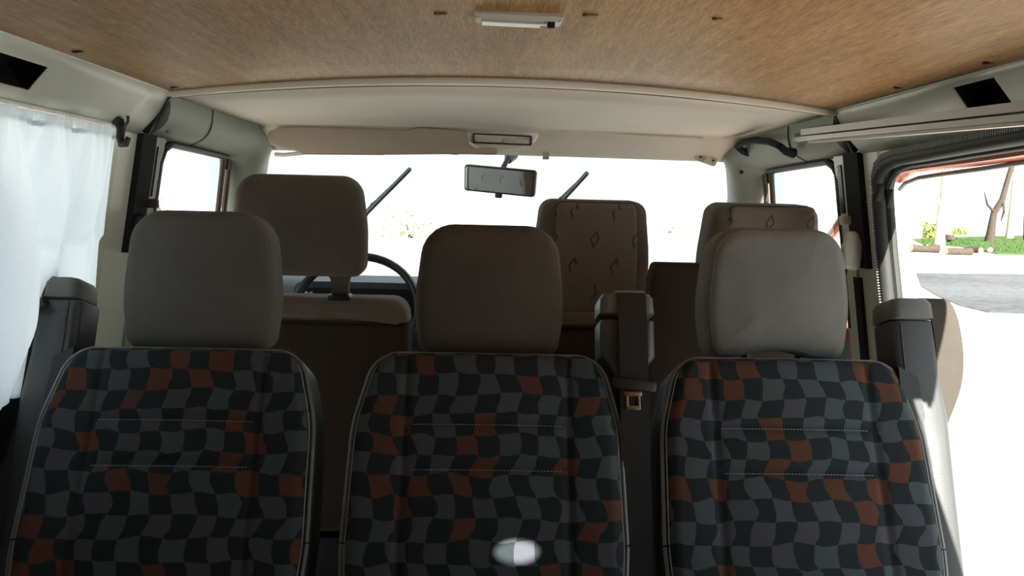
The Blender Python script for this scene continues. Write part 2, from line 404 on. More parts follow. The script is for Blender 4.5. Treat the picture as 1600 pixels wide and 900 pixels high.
# roof side rails: sloping painted panels with one dark pocket each
for side in (-1, 1):
    y0h, y1h = (1.16, 1.33) if side < 0 else (1.228, 1.340)
    ys = sorted([YB, .2, .7, 1.0, y0h, y1h, 1.5, 1.68, 1.80]); h0, h1 = (.26, .66) if side < 0 else (.14, .62); ss = [0, h0, h1, 1.0]
    P = lambda y, s: mir(side, V((-.684, y, 1.43)).lerp(V((xl(1.34)-.001, y, 1.338)), s) + V((0, 0, -.004*math.sin(PI*s))))
    b = MB(); v = [P(y, s) for y in ys for s in ss]; f = []
    for i in range(len(ys)-1):
        for j in range(3):
            if ys[i] == y0h and j == 1: continue
            f.append((i*4+j, i*4+j+1, (i+1)*4+j+1, (i+1)*4+j))
    wall = pyd('wall_left' if side < 0 else 'wall_right', v, f, 'cream')
    sm = wall.modifiers.new('thick', 'SOLIDIFY'); sm.thickness = .004; sm.offset = -1 if side < 0 else -1
    # side wall pieces
    b = MB()
    if side < 0:
        wp(b, side, YB, 1.80, 0, .80); wp(b, side, YB, 1.80, 1.325, 1.345); wp(b, side, YB, 1.12, .80, 1.325); wp(b, side, 1.67, 1.95, .80, 1.345)
    else:
        wp(b, side, YB, .60, 0, 1.345); wp(b, side, .60, 1.80, 1.338, 1.350, th=.05); wp(b, side, 1.735, 1.95, 0, 1.345)
        wp(b, side, .60, 1.74, -.03, .005, th=.05)
    b.build('side_panel', 'cream', wall)
    if side < 0:
        b = MB(); wp(b, side, .95, 1.66, .05, .84, th=0, inn=.006); b.build('lower_trim', 'matte_black', wall, smooth=False)
    # rolled lip where the plywood meets the rail
    b = MB(); b.tube([mir(side, (-.685, y, 1.4275)) for y in (YB, .5, 1.2, 1.76)], .005, 8); b.build('rail_lip', 'cream', wall)
    # pocket
    c = [P(y0h-.004, h0-.02), P(y1h+.004, h0-.02), P(y1h+.004, h1+.02), P(y0h-.004, h1+.02)]
    nrm = mir(side, (0, 0, 0))*0 + V((side*.6, 0, .8))
    b = MB(); q = [p + nrm*.05 for p in c]
    b.v = c+q; b.f = [(4, 5, 6, 7), (0, 1, 5, 4), (1, 2, 6, 5), (2, 3, 7, 6), (3, 0, 4, 7)]
    b.build('pocket', 'darkhole', wall, smooth=False)
    b = MB(); e = [p - nrm*.001 for p in c]
    b.tube(e+[e[0]], .003, 6); b.build('pocket_rim', 'cream', wall)
    # B pillar covers
    b = MB(); wp(b, side, 1.80, 1.872, 1.075, 1.338, th=0, inn=.014); b.build('pillar_strip', 'matte_black', wall, smooth=False)
    b = MB(); wp(b, side, 1.868, 1.935, .80, 1.336, th=0, inn=.008); b.build('pillar_post', 'greenplastic' if side < 0 else 'cream', wall, smooth=False)
    b = MB(); wp(b, side, 1.895, 1.912, 1.20, 1.315, th=0, inn=.011)
    for k in range(16): wp(b, side, 1.893, 1.914, 1.203+k*.007, 1.206+k*.007, th=0, inn=.0125)
    b.build('belt_slot', 'black', wall, smooth=False)
    if side > 0:
        b = MB(); wp(b, side, 1.855, 1.885, .4, 1.05, th=0, inn=.009); b.build('pillar_strip', 'matte_black', wall, smooth=False)
    b = MB(); b.prism([mir(side, p) for p in ((-.70, 1.74, 1.43), (-.80, 1.74, 1.30), (-.86, 1.74, 1.30), (-.86, 1.74, 1.52), (-.70, 1.74, 1.52))], (0, .24, 0)); b.build('pillar_head', 'cream', wall)
    tagd = ('cream painted left side of the van above and around the curtained window' if side < 0 else
            'cream painted right side of the van around the open side doorway')
    struct(wall, tagd)
    # small dents, screws and holes near the pillar top
    pts = [(700/3.2, 515/3.2), (718/3.2, 520/3.2), (742/3.2, 566/3.2), (482/3.2, 331/3.2)] if side < 0 else [(1385, 157), (1395, 158), (1458, 143), (1432, 147)]
    def on_panel(px, py):
        best = None
        for i in range(120):
            for j in range(41):
                p = P(1.2+.6*i/120, j/40); qx, qy = proj(p); e_ = (qx-px)**2+(qy-py)**2
                if best is None or e_ < best[0]: best = (e_, p)
        return best[1]
    for px, py in pts:
        b = MB(); b.cyl(-nrm*.0005, nrm*.002, .0035, 10); b.build('screw_hole', 'darkhole', wall, loc=on_panel(px, py)-nrm*.0005)
    if side > 0:
        b = MB(); b.prism([on_panel(*q)-nrm*.0008 for q in ((1309, 180), (1343, 171), (1337, 188), (1311, 193))], nrm*.002); b.build('painted_sunlit_patch', 'sun_patch', wall, smooth=False)  # patch of sunlight on the rail, painted as a thin plate
# rear wall with a window
b = MB()
b.box((CX, YB-.02, .75), (1.8, .04, 1.5))
struct(b.build('wall_back', 'floor'), 'dark lined rear doors of the van behind the camera')
# left side window pane
b = MB(); wp(b, -1, 1.12, 1.67, .80, 1.325, th=-.022, inn=-.026); struct(b.build('window_1', 'glass'), 'left side window pane behind the white curtain')
# front doors (lower panels) and panes
for side, nm in ((-1, 'door_1'), (1, 'door_2')):
    b = MB(); wp(b, side, 1.95, 3.0, -.02, .90, th=.05)
    d = b.build(nm, 'greenplastic'); struct(d, ('left' if side < 0 else 'right') + ' front door of the van, grey-green inner panel')
    b = MB(); wp(b, side, 1.93, 2.9, .88, .915, th=.06, inn=.004); b.build('door_sill', 'orange', d)
    wn = 'window_2' if side < 0 else 'window_3'
    b = MB(); a = [V((xs(side, .9)+side*.02, 1.92, .9)), V((xs(side, .9)+side*.02, 2.86, .9)), V((xs(side, 1.33)+side*.01, 2.48, 1.33)), V((xs(side, 1.33)+side*.01, 1.92, 1.33))]
    b.prism(a, (side*.004, 0, 0)); g = b.build(wn, 'glass', smooth=False)
    struct(g, ('driver side' if side < 0 else 'passenger side') + ' front door window with a narrow quarter light')
    # rubber round the opening and the two quarter-light bars
    rim = [(1.93, .92), (1.93, 1.28), (1.945, 1.312), (1.985, 1.328), (2.40, 1.322)]
    b = MB(); b.tube([V((xs(side, z)-side*.002, y, z)) for y, z in rim], .010, 8); b.build('window_seal', 'rubber', g)
    b = MB(); b.tube([V((xs(side, z)+side*.035, y, z)) for y, z in ((2.10, 1.135), (1.935, 1.225))], .013, 8); b.build('frame_bar', 'orange', g)
    for yb in (2.40, 2.455):
        b = MB(); b.tube([V((xs(side, z)+side*.004, yb+(1.31-z)*.12, z)) for z in (1.335, 1.2, 1.0, .9)], .008, 8); b.build('quarter_light_bar', 'brown_bar', g)
    b = MB(); wp(b, side, 2.412, 2.43, 1.285, 1.318, th=.004, inn=.008); b.build('latch', 'brown_bar', g)
# windscreen
ws = [V((-.66, 2.54, 1.385)), V((.74, 2.54, 1.385)), V((.86, 2.985, .90)), V((-.78, 2.985, .90))]
WN = (ws[1]-ws[0]).cross(ws[3]-ws[0]).normalized()
if WN.y < 0: WN = -WN
def on_screen(px, py, off=0.0):
    d = RW*((px-800)/F) + UW*((450-py)/F) + FW; t = (ws[0]+WN*off-CAMP).dot(WN)/d.dot(WN); return CAMP+d*t
b = MB(); b.prism(ws, WN*.005); g = b.build('window_4', 'glass', smooth=False); struct(g, 'wide windscreen of the van')
b = MB(); b.box((CX, 3.0, .43), (1.8, .04, .92)); struct(b.build('wall_front', 'greenplastic'), 'bulkhead below the windscreen')
# cantrail and A-pillar covers
TOP = [(-.690, 1.785, 1.432), (-.688, 1.94, 1.431), (-.685, 2.1, 1.427), (-.675, 2.40, 1.418), (-.657, 2.52, 1.378), (-.685, 2.57, 1.33), (-.722, 2.66, 1.23), (-.757, 2.8, 1.08), (-.79, 3.0, .88)]
BOT = [(-.766, 1.86, 1.34), (-.766, 1.96, 1.333), (-.767, 2.15, 1.329), (-.769, 2.38, 1.324), (-.772, 2.455, 1.31), (-.785, 2.49, 1.25), (-.803, 2.57, 1.15), (-.825, 2.69, 1.03), (-.845, 2.86, .88)]
def trim_mesh(side, i0, i1, sub=4, eps=0):
    secs = []
    T = [V(p) for p in TOP]; B = [V(p) for p in BOT]
    def cr(L, i, t):
        p0, p1, p2, p3 = L[max(i-1, 0)], L[i], L[min(i+1, len(L)-1)], L[min(i+2, len(L)-1)]
        return .5*((2*p1)+(p2-p0)*t+(2*p0-5*p1+4*p2-p3)*t*t+(3*p1-p0-3*p2+p3)*t**3)
    st = []
    for i in range(i0, i1):
        for k in range(sub): st.append((i, k/sub))
    st.append((i1-1, 1.0))
    for i, t in st:
        a, c = cr(T, i, t), cr(B, i, t); row = []
        for k in range(9):
            s = k/8; p = a.lerp(c, s); q = math.sin(PI*s)
            row.append(p + V((.022*q, -.004*q, -.016*q)))
        back = [V((c.x-.035, c.y+.01, c.z+.004)), V((a.x-.06, a.y+.01, a.z+.05))]
        secs.append([mir(side, p) for p in row+back])
    return secs
TR = {}
for side, nm in ((-1, 'trim_2'), (1, 'trim_3')):
    b = MB(); b.loft(trim_mesh(side, 0, 8)); o = b.build(nm, 'greenplastic', sharp=50); TR[side] = o
    struct(o, 'grey-green moulded cover along the %s cab roof edge and windscreen pillar' % ('left' if side < 0 else 'right'))
    s = trim_mesh(side, 0, 8)[7]
    b = MB(); b.tube([V(p)+V((-side*.0005, -.0, -.0005)) for p in s[:9]], .0022, 6); b.build('seam', 'black', o)
    s = trim_mesh(side, 0, 8)[16]
    for idx, k in (((16, 5), (2, 6)) if side < 0 else ((16, 5),)):
        p = trim_mesh(side, 0, 8)[idx][k]; b = MB(); b.cyl((0, 0, 0), (-side*.004, -.003, -.003), .006, 14)
        b.build('cover_screw', 'greenplastic' if side < 0 else 'rubber', o, loc=p)
    # dark joint between rail and cover
    b = MB(); b.sweep([mir(side, p) for p in ((-.683, 1.775, 1.434), (-.72, 1.80, 1.395), (-.762, 1.825, 1.343))], [(-.010, -.004), (.012, -.004), (.012, .004), (-.010, .004)], up=(0, 1, .1))
    b.build('joint_strip', 'rubber', o)
# headliner over the cab
def lerp(a, b, t): return a+(b-a)*t
prof = [(1.795, 0, .69), (1.95, .2, .693), (2.1, .45, .69), (2.25, .7, .685), (2.36, .9, .68), (2.41, 1, .675)]
rows = []
for y, t, hw in prof:
    rows.append([(CX+hw*1.06*u, y, lerp(1.424+.040*(1-u*u), 1.421+.008*(1-u*u), t)) for u in [i/12-1 for i in range(25)]])
for y, z in ((2.425, 1.414), (2.44, 1.404), (2.49, 1.384), (2.535, 1.366), (2.553, 1.357), (2.56, 1.362), (2.57, 1.40)):
    rows.append([(CX+.715*u, y, z + .004*(1-u*u)) for u in [i/12-1 for i in range(25)]])
b = MB(); b.grid(rows); hl = b.build('trim_4', 'headliner', sharp=70); struct(hl, 'beige padded headliner over the cab')
sm = hl.modifiers.new('thick', 'SOLIDIFY'); sm.thickness = .004; sm.offset = 1
b = MB(); path = [(CX+.735*u, 1.783, 1.421+.0465*(1-u*u)) for u in [i/12-1 for i in range(25)]]
b.sweep(path, [(-.010, -.007), (.010, -.007), (.012, .0), (.010, .006), (-.010, .006)]); b.build('edge_bar', 'headliner', hl)
b = MB(); path = [(CX+.73*u, 1.800, 1.417+.0435*(1-u*u)) for u in [i/12-1 for i in range(25)]]
b.tube(path, .0022, 6); b.build('edge_seam', 'woodraw', hl)
# embossed line of the folded-away right visor recess
rec = [(880, 207), (905, 203), (922, 206), (1000, 212), (1100, 217)]
b = MB(); b.tube([PX(px, py, y=2.412)+V((0, 0, -.001)) for px, py in rec], .004, 6); b.build('visor_recess_lip', 'headliner', hl)
# lamp housing in the middle of the header
hp = [(722, 206), (845, 206), (836, 222), (815, 232), (778, 236), (748, 232), (732, 222)]
pl = [PX(px, py, y=2.43) for px, py in hp]
b = MB(); b.loft([[p+V((0, .03, .012)) for p in pl], [p+V((0, .0, 0)) for p in pl], [pl[0].lerp(pl[3], .5).lerp(p, .94)+V((0, -.010, 0)) for p in pl]])
b.build('lamp_housing', 'headliner', hl, sharp=60)
struct_lamp = thing('header_lamp', 'small rectangular clear-lensed map lamp set into the beige header above mirror', 'lamp', PX(785, 218, y=2.418))
q0 = PX(785, 218, y=2.418)
wd = (PX(830, 218, y=2.418)-PX(740, 216, y=2.418)).x; hd = .026
b = MB()
for s_ in (-1, 1):
    b.box((0, 0, s_*hd/2), (wd, .012, .004), .001); b.box((s_*wd/2, 0, 0), (.005, .012, hd), .001)
b.build('lamp_frame', 'tower', struct_lamp, smooth=False)
for s_ in (-1, 1):
    b = MB(); pp = [V((s_*.003, -.004, -.009)), V((s_*(wd/2-.006), -.004, -.010)), V((s_*(wd/2-.006), -.004, .004)), V((s_*.02, -.004, .003)), V((s_*.003, -.004, -.003))]
    b.prism(pp, (0, .008, 0)); b.build('lens', 'lens', struct_lamp, smooth=False)
b = MB(); b.box((0, .006, 0), (wd-.004, .004, hd-.003)); b.build('reflector', 'woodraw', struct_lamp, smooth=False)
struct_lamp.rotation_euler = (0, math.radians(1.0), 0)
# ---- side doorway: ribbed seal and outer header
XS = .845
sp = [PX(1393, 640, x=XS+.07), PX(1391, 560, x=XS+.055), PX(1385, 470, x=XS+.04), PX(1376, 380, x=XS+.025), PX(1370, 310, x=XS+.012)]
sp += [PX(1369, 280, x=XS+.008), PX(1373, 262, x=XS+.004), PX(1384, 249, x=XS+.002), PX(1402, 241, x=XS), PX(1440, 234, x=XS), PX(1500, 222, x=XS), PX(1600, 203, x=XS), PX(1700, 184, x=XS)]; sp.append(sp[-1]+(sp[-1]-sp[-2])*((sp[-1].y-.61)/(sp[-2].y-sp[-1].y)))
b = MB(); b.tube([p+V((.004, -.006, -.006)) for p in sp], .017, 10); seal = b.build('trim_5', 'rubber')
struct(seal, 'black ribbed rubber seal round the side doorway')
b = MB()
for i in range(len(sp)-1):
    a, c = sp[i], sp[i+1]; n = max(1, int((c-a).length/.006)); t = (c-a).normalized()
    for k in range(n):
        p = a.lerp(c, k/n); b.box(p+V((-.012, -.004, .004)), (.004, .012, .0025), rot=t.to_track_quat('Z', 'Y').to_euler())
b.build('ribs', 'greyrub', seal, smooth=False)
b = MB(); b.tube([p+V((.02, -.022, -.020)) for p in sp], .009, 8); b.build('inner_bead', 'rubber', seal)
hp = [(1403, 272), (1412, 262), (1432, 254), (1470, 248), (1530, 240), (1600, 229), (1720, 208)]
hq = [PX(px, py, x=.905) for px, py in hp]; hq.append(hq[-1]+(hq[-1]-hq[-2])*((hq[-1].y-.61)/(hq[-2].y-hq[-1].y)))
hq2 = [PX(px, py+24, x=.905)+V((.004, 0, 0)) for px, py in hp]; hq2.append(hq[-1]+hq2[-2]-hq[-3])
b = MB(); b.sweep(hq, [(-.012, -.020), (.0, -.023), (.02, -.018), (.02, .02), (-.008, .02), (-.014, .0)])
hd_ = b.build('trim_6', 'orange'); struct(hd_, 'orange-red painted outer header of the side doorway')
b = MB(); b.tube(hq2, .0045, 8); b.build('weatherstrip', 'greyrub', hd_)
# ---- ceiling lamp
p = on_ceiling(810, 24); L = .128
t = thing('ceiling_lamp', 'slim white interior lamp with a black switch on the plywood ceiling', 'lamp', p, (0, math.radians(1.0), 0))
b = MB(); b.loft([[(x*sx, y*sy, z) for x, y in ((-1, -1), (1, -1), (1, 1), (-1, 1))] for z, sx, sy in ((.004, L/2, .020), (-.004, L/2, .020), (-.010, L/2-.004, .016))])
b.build('lamp_base', 'white', t, sharp=20)
b = MB(); b.loft([[(x*sx-.010, y*sy, z) for x, y in ((-1, -1), (1, -1), (1, 1), (-1, 1))] for z, sx, sy in ((-.009, .044, .014), (-.014, .042, .012))]); b.build('diffuser', 'lens', t, sharp=20)
b = MB(); b.box((.047, -.010, -.014), (.011, .013, .009), .002); b.build('switch', 'black', t)
b = MB(); b.box((.037, -.012, -.0115), (.007, .006, .004), .001); b.build('switch_label', 'white', t)
for s_ in (-1, 1):
    b = MB(); b.cyl((s_*.0595, -.012, -.007), (s_*.0595, -.017, -.008), .0022, 8); b.build('lamp_screw', 'steel', t)
# ---- sun visor
YV = 2.405
vp = [(418, 215), (423, 205), (437, 199), (470, 199), (560, 201), (636, 204), (650, 200), (665, 200), (724, 204), (729, 208), (734, 226), (742, 232), (774, 232), (778, 235), (777, 240), (772, 242), (718, 241), (713, 242), (700, 241), (600, 242), (475, 241), (462, 236), (440, 233), (424, 226)]
c0 = PX(598, 221, y=YV); pl = [PX(px, py, y=YV)-c0 for px, py in vp]
t = thing('sun_visor', 'taupe padded sun visor folded up on the driver side', 'visor', c0)
b = MB(); pillow(b, [V((q.x, q.z)) for q in pl], .022, .006, .003); o = b.build('visor_pad', 'visor', t, rot=(math.radians(-8), 0, 0))
b = MB(); b.tube([(pl[i].x, -.012, pl[i].z) for i in (19, 20)], .002, 6); b.build('visor_seam', 'visor', t)
b = MB(); a = PX(445, 240, y=YV)-c0; b.tube([a+V((-.04, .05, .0)), a+V((-.01, .03, -.002)), a+V((.05, .012, .004))], .006, 8); b.build('visor_hinge', 'beige', t)
# clip for the missing right visor, and its hinge bracket
t = thing('visor_clip', 'small beige hook clip hanging from the header right of the mirror', 'clip', PX(853, 237, y=2.53))
b = MB(); b.box((0, 0, .004), (.026, .014, .020), .003); b.build('clip_body', 'beige', t)
b = MB(); b.loft([[(x, y, z) for x, y in ((-.010, -.008+o_), (.010, -.008+o_), (.010, -.003+o_), (-.010, -.003+o_))] for z, o_ in ((-.003, 0), (-.016, -.001), (-.022, .004), (-.024, .012))]); b.build('clip_hook', 'visor', t)
b = MB(); b.cyl((0, -.007, .006), (0, -.009, .006), .004, 10); b.build('clip_screw', 'brown_bar', t)
t = thing('visor_bracket', 'beige screwed hinge bracket at the right end of the header', 'bracket', PX(1103, 248, y=2.525), (0, math.radians(14), 0))
pl = rpoly([(-.034, -.013), (.034, -.017), (.037, .010), (-.034, .013)], .008, 4)
b = MB(); pillow(b, pl, .014, .003, 0); b.build('bracket_plate', 'beige', t)
b = MB(); b.cyl((.0, -.005, -.006), (.0, -.020, -.010), .007, 12); b.build('pivot', 'beige', t)
for x in (-.02, .022):
    b = MB(); b.cyl((x, -.006, 0), (x, -.009, 0), .004, 10); b.build('bracket_screw', 'brown_bar', t)
# ---- rear-view mirror
YM = 2.56
c0 = PX(781, 282, y=YM); t = thing('rear_view_mirror', 'tilted dark-framed rear-view mirror on a suction foot', 'mirror', c0, (math.radians(7), math.radians(4.4), math.radians(-23)))
pl = rpoly([(-.120, -.042), (.120, -.042), (.122, .042), (-.122, .042)], .010, 5)
b = MB(); pillow(b, pl, .022, .006, 0, .012); b.build('mirror_frame', 'brown_bar', t)
pl = rpoly([(-.114, -.036), (.114, -.036), (.116, .036), (-.116, .036)], .007, 5)
b = MB(); b.prism([(q.x, -.0118, q.y) for q in pl], (0, .002, 0)); b.build('mirror_glass', 'mirror', t, smooth=False)
b = MB(); b.box((0, -.004, -.048), (.022, .014, .014), .003); b.build('dip_lever', 'brown_bar', t)
b = MB(); b.tube([(0, .015, .03), (0, .045, .055), (0, .075, .075)], [.010, .008, .010], 12); b.build('mirror_stem', 'black', t)
b = MB(); b.tube([(0, .06, .058), (0, .085, .075), (0, .088, .077)], [.012, .022, .023], 16); b.build('mirror_foot', 'dash', t)
# ---- wipers outside the windscreen
def wiper(p0, p1, label, arm0):
    a, c = on_screen(*p0, off=.02), on_screen(*p1, off=.02); t = thing('windscreen_wiper', label, 'wiper', c, group='wipers on the windscreen')
    b = MB(); b.sweep([a-c, (a-c)*.5+WN*.003, V((0, 0, 0))], [(-.004, -.008), (.004, -.008), (.006, .006), (-.006, .006)], up=WN); b.build('blade', 'dash', t)
    d = (c-a)
    b = MB(); b.tube([(a-c)*.75+WN*.012, (a-c)*.45+WN*.022, (a-c)*.1+WN*.012], .004, 6); b.build('yoke', 'black', t)
    b = MB(); b.tube([(a-c)*.45+WN*.024, on_screen(*arm0, off=.045)-c], .006, 6); b.build('arm', 'black', t)
wiper((641, 264), (536, 372), 'wiper on windscreen behind the driver headrest', (500, 470))
wiper((918, 270), (845, 352), 'wiper on windscreen above the patterned passenger headrest', (800, 470))
# ---- grab handle (right)
YG = 2.17
gp = [(1152, 229), (1160, 222), (1180, 219), (1202, 221), (1218, 228)]
q = [PX(px, py, x=.735-.0) for px, py in gp]
c0 = q[0]; t = thing('grab_handle', 'dark grey moulded grab handle above the passenger window', 'handle', c0)
b = MB(); b.tube([(p-c0)*1.0 for p in q], [.008, .0095, .010, .0095, .009], 10, up=(1, 0, 0)); b.build('grip', 'matte_black', t)
for i, dx in ((0, 1), (4, 1)):
    b = MB(); p = q[i]-c0; b.tube([p, p+V((.02, .01, -.012)), p+V((.045, .02, -.016))], [.009, .010, .013], 10); b.build('mount', 'matte_black', t)
# ---- curtain rail along the right side
a, c = PX(1249, 214, x=.775), PX(1640, 173, x=.785); d = (a-c); e = c - d*.62
t = thing('curtain_rail', 'long off-white plastic blind rail above the side doorway', 'rail', a)
b = MB(); b.sweep([V((0, 0, 0)), e-a], [(-.014, -.010), (.014, -.012), (.016, -.002), (-.013, .002)]); b.build('lower_channel', 'white', t, smooth=False)
b = MB(); b.sweep([(e-a)*.03+V((.006, 0, .012)), (e-a)+V((.006, 0, .012))], [(-.010, -.010), (.020, -.010), (.022, .004), (-.006, .003)]); b.build('upper_channel', 'white', t, smooth=False)
b = MB(); b.box(V((0, -.003, -.002)), (.034, .006, .020), .002); b.build('end_cap', 'lens', t)
b = MB(); b.sweep([(e-a)*.05+V((.004, 0, -.015)), (e-a)+V((.004, 0, -.015))], [(-.012, -.002), (.012, -.003), (.012, .002), (-.012, .003)]); b.build('slat_lip', 'beige', t, smooth=False)
# ---- curtain hook on the left pillar
c0 = PX(186, 202, x=-.742)
t = thing('pillar_hook', 'black plastic hook screwed to the pillar at the curtain end', 'hook', c0)
b = MB(); b.box((-.012, 0, .018), (.03, .022, .020), .004); b.build('hook_mount', 'black', t)
b = MB(); b.tube([(0, 0, .018), (.006, -.004, .0), (.004, -.004, -.018), (.008, -.008, -.030), (.018, -.012, -.030), (.024, -.012, -.016)], [.010, .0085, .008, .008, .007, .005], 10); b.build('hook_arm', 'black', t)
b = MB(); b.tube([(.006, -.004, .006), (.016, -.01, .004), (.022, -.008, .016), (.02, -.004, .026)], .003, 6); b.build('hook_spring', 'tower', t)
# ---- curtain (left)
def curt(y, z):
    base = xl(z) + .012
    fold = .021*math.sin(y*36+z*5+1.3*math.sin(y*9)) + .009*math.sin(y*83+z*9+1.7*math.sin(y*13)) + .0022*math.sin(y*170+z*4)
    g = min(1, max(0, (1.315-z)/.16)); fold *= .35+.65*g
    fold += (1-g)*.004*math.sin(y*230)
    ye = 1.40 - max(0, 1.10-z)*.30                               # the near width hangs in front of the belt tower
    k = min(1, max(0, (1.30-z)/.24)); k = k*k*(3-2*k)
    s = 1/(1+math.exp((y-ye)/.004))
    fold *= 1 - .65*k*(1-s)
    return base + .016 + fold + k*(s*.022 - (1-s)*.014)
rows = []
zs = [1.335-.004*i for i in range(6)]+[1.31-.0135*i for i in range(36)]
for z in zs:
    row = []
    for i in range(300):
        y = 1.06+.59*i/299 + (0.035*min(1, max(0, (1.3-z)/.6)))*(i/299)
        zz = z + (.0015*math.sin(y*80)+.001*math.sin(y*143) if z > 1.33 else 0)
        gf = min(1, max(0, (1.325-z)/.14)); ph = y*60+z*7+1.5*math.sin(y*11)
        row.append((curt(y, z)+.012*gf*math.cos(ph)*(1 if y < 1.38 or z > 1.12 else .3), y+.024*gf*math.sin(ph)*min(1, (1.66-y)/.12), zz))
    rows.append(row)
t = thing('curtain', 'thin white curtain gathered over the left side window', 'curtain', (xl(.5), 1.35, .5))
b = MB(); b.grid([[V(p)-t.location for p in r] for r in rows]); b.build('cloth', 'curtain', t, sharp=180)
b = MB(); pts = [(xl(1.315)+.020, y, 1.3155) for y in [1.06+.59*i/40 for i in range(41)]]; b.tube([V(p)-t.location for p in pts], .0045, 6); b.build('hem_cord', 'curtain', t)
b = MB(); b.box(V((xl(1.34)+.008, 1.35, 1.342))-t.location, (.014, .64, .008), .002); b.build('curtain_track', 'white', t)

# ================================================================== CAB
t = thing('dashboard', 'blue-grey dashboard below the windscreen', 'dashboard', (CX, 2.80, 0))
prof = [(-.20, .62), (-.21, .85), (-.17, .915), (-.12, .935), (.0, .945), (.15, .93), (.17, .88), (.17, .55)]
b = MB(); b.loft([[(x, y+dy, z) for y, z in prof] for x, dy in ((-.80, .0), (-.4, -.0), (.0, .0), (.4, 0), (.80, 0))]); b.build('dash_top', 'dash', t)
b = MB(); pl = rpoly([(-.66, .83), (-.20, .83), (-.22, .945), (-.64, .945)], .03, 5); b.prism([(q.x, -.25, q.y) for q in pl], (0, .22, 0)); b.build('instrument_hood', 'dash', t)
b = MB(); pl = rpoly([(-.64, .82), (-.22, .82), (-.24, .925), (-.62, .925)], .02, 5); b.prism([(q.x, -.253, q.y) for q in pl], (0, .01, 0)); b.build('instrument_face', 'black', t)
for x in (-.605, -.59):
    b = MB(); b.box((x, -.256, .895), (.010, .006, .035), .002); b.build('dash_switch', 'lens', t)
for k in range(3):
    b = MB(); b.box((.05+k*.2, -.215, .86), (.14, .02, .04), .006); b.build('air_vent', 'black', t)
# steering wheel
q = PX(557, 462, y=2.46); R0 = .19
t = thing('steering_wheel', 'black steering wheel behind the driver seat headrest', 'steering wheel', (q.x, 2.46, .865), (math.radians(-32), 0, 0))
b = MB(); n = 48; secs = []
for i in range(n+1):
    a = 2*PI*i/n; c = V((R0*math.cos(a), 0, R0*math.sin(a))); ra = c.normalized()
    secs.append([c+ra*.013*math.cos(2*PI*j/10)+V((0, 1, 0))*.016*math.sin(2*PI*j/10) for j in range(10)])
b.loft(secs, caps=False); b.build('rim', 'black', t)
b = MB(); pillow(b, rpoly([(-.07, -.06), (.07, -.06), (.07, .05), (-.07, .05)], .03, 5), .05, .015, .005); b.build('hub', 'black', t, loc=(0, .03, -.01))
for a in (-20, 200, 270):
    b = MB(); a = math.radians(a); b.tube([(.05*math.cos(a), .03, .05*math.sin(a)), (R0*math.cos(a), .0, R0*math.sin(a))], .014, 8, .6); b.build('spoke', 'black', t)
b = MB(); b.cyl((0, .04, -.01), (0, .20, -.10), .03, 14); b.build('column', 'black', t)

def legs_base(root, w_, d_, y, z, mat='black'):
    b = MB(); b.box((0, y, z/2), (w_, d_, z), .012); b.build('seat_base', mat, root)
def poly_half(poly, zq):
    best = 0
    for i, p in enumerate(poly):
        q = poly[(i+1) % len(poly)]
        if (p.y-zq)*(q.y-zq) <= 0 and abs(p.y-q.y) > 1e-9:
            best = max(best, abs(p.x+(q.x-p.x)*(zq-p.y)/(q.y-p.y)))
    return best
# ---- driver seat
YD = 1.985
t = thing('driver_seat', 'taupe driver seat with a wide headrest on two posts', 'seat', (-.475, 2.12, 0))
legs_base(t, .44, .42, .18, .30)
b = MB(); b.box((0, .18, .40), (.52, .52, .16), .05, seg=4); b.build('seat_cushion', 'brown_shade_fab', t)
pl = dens(rpoly([(-.265, .40), (.265, .40), (.285, .70), (.283, .90), (-.283, .90), (-.285, .70)], [.04, .04, .3, .012, .012, .3], 5), .03)
b = MB(); pillow(b, pl, .13, .02, .012); b.build('backrest', 'brown_shade_fab', t, loc=(0, -.05, 0))  # taupe backrest coloured dark to stand for shade between the rows
pl = dens(rpoly([(-.284, .893), (.284, .893), (.275, .957), (-.275, .957)], [.005, .005, .045, .045], 6), .03)
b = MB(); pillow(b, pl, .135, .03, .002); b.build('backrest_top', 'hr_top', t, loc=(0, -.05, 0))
b = MB(); pl = dens(rpoly([(-.283, -.062), (.283, -.062), (.283, .062), (-.283, .062)], .02, 5), .03); b.tube([(q.x, q.y-.052, .897) for q in pl]+[(pl[0].x, pl[0].y-.052, .897)], .0025, 6); b.build('piping', 'brown_shade_fab', t)
hz = PX(470, 433, y=YD).z; ht = PX(470, 272, y=YD).z
hr_x = PX(463, 350, y=YD).x+.475
pl = dens(rpoly([(-.163, 0), (.163, 0), (.166, .12), (.150, ht-hz), (-.150, ht-hz), (-.166, .12)], [.034, .034, .4, .055, .055, .4], 7), .02)
b = MB(); pillow(b, pl, .10, .032, .014); hr = b.build('headrest', 'hr_front', t, loc=(hr_x, -.07, hz), rot=(math.radians(4), 0, 0))
pl = dens(rpoly([(-.155, .02), (.155, .02), (.157, .12), (.142, ht-hz-.012), (-.142, ht-hz-.012), (-.157, .12)], [.03, .03, .4, .05, .05, .4], 7), .02)
b = MB(); pillow(b, pl, .03, .012, .0, .006); b.build('headrest_face', 'diamond_lit', hr, loc=(0, .048, 0))
for px in (525.5, 413):
    x = PX(px, 455, y=YD).x+.475
    b = MB(); b.loft([[(x+sx*wx, sy*wy-.075, z) for sx, sy in ((-1, -1), (1, -1), (1, 1), (-1, 1))] for z, wx, wy in ((.95, .021, .014), (.99, .021, .014), (hz-.006, .023, .018), (hz+.006, .032, .024), (hz+.03, .04, .025))]); b.build('headrest_post', 'hr_front', t, sharp=70)
    b = MB(); b.box((x, -.082, .957), (.058, .05, .018), .007); b.build('post_collar', 'black', t)
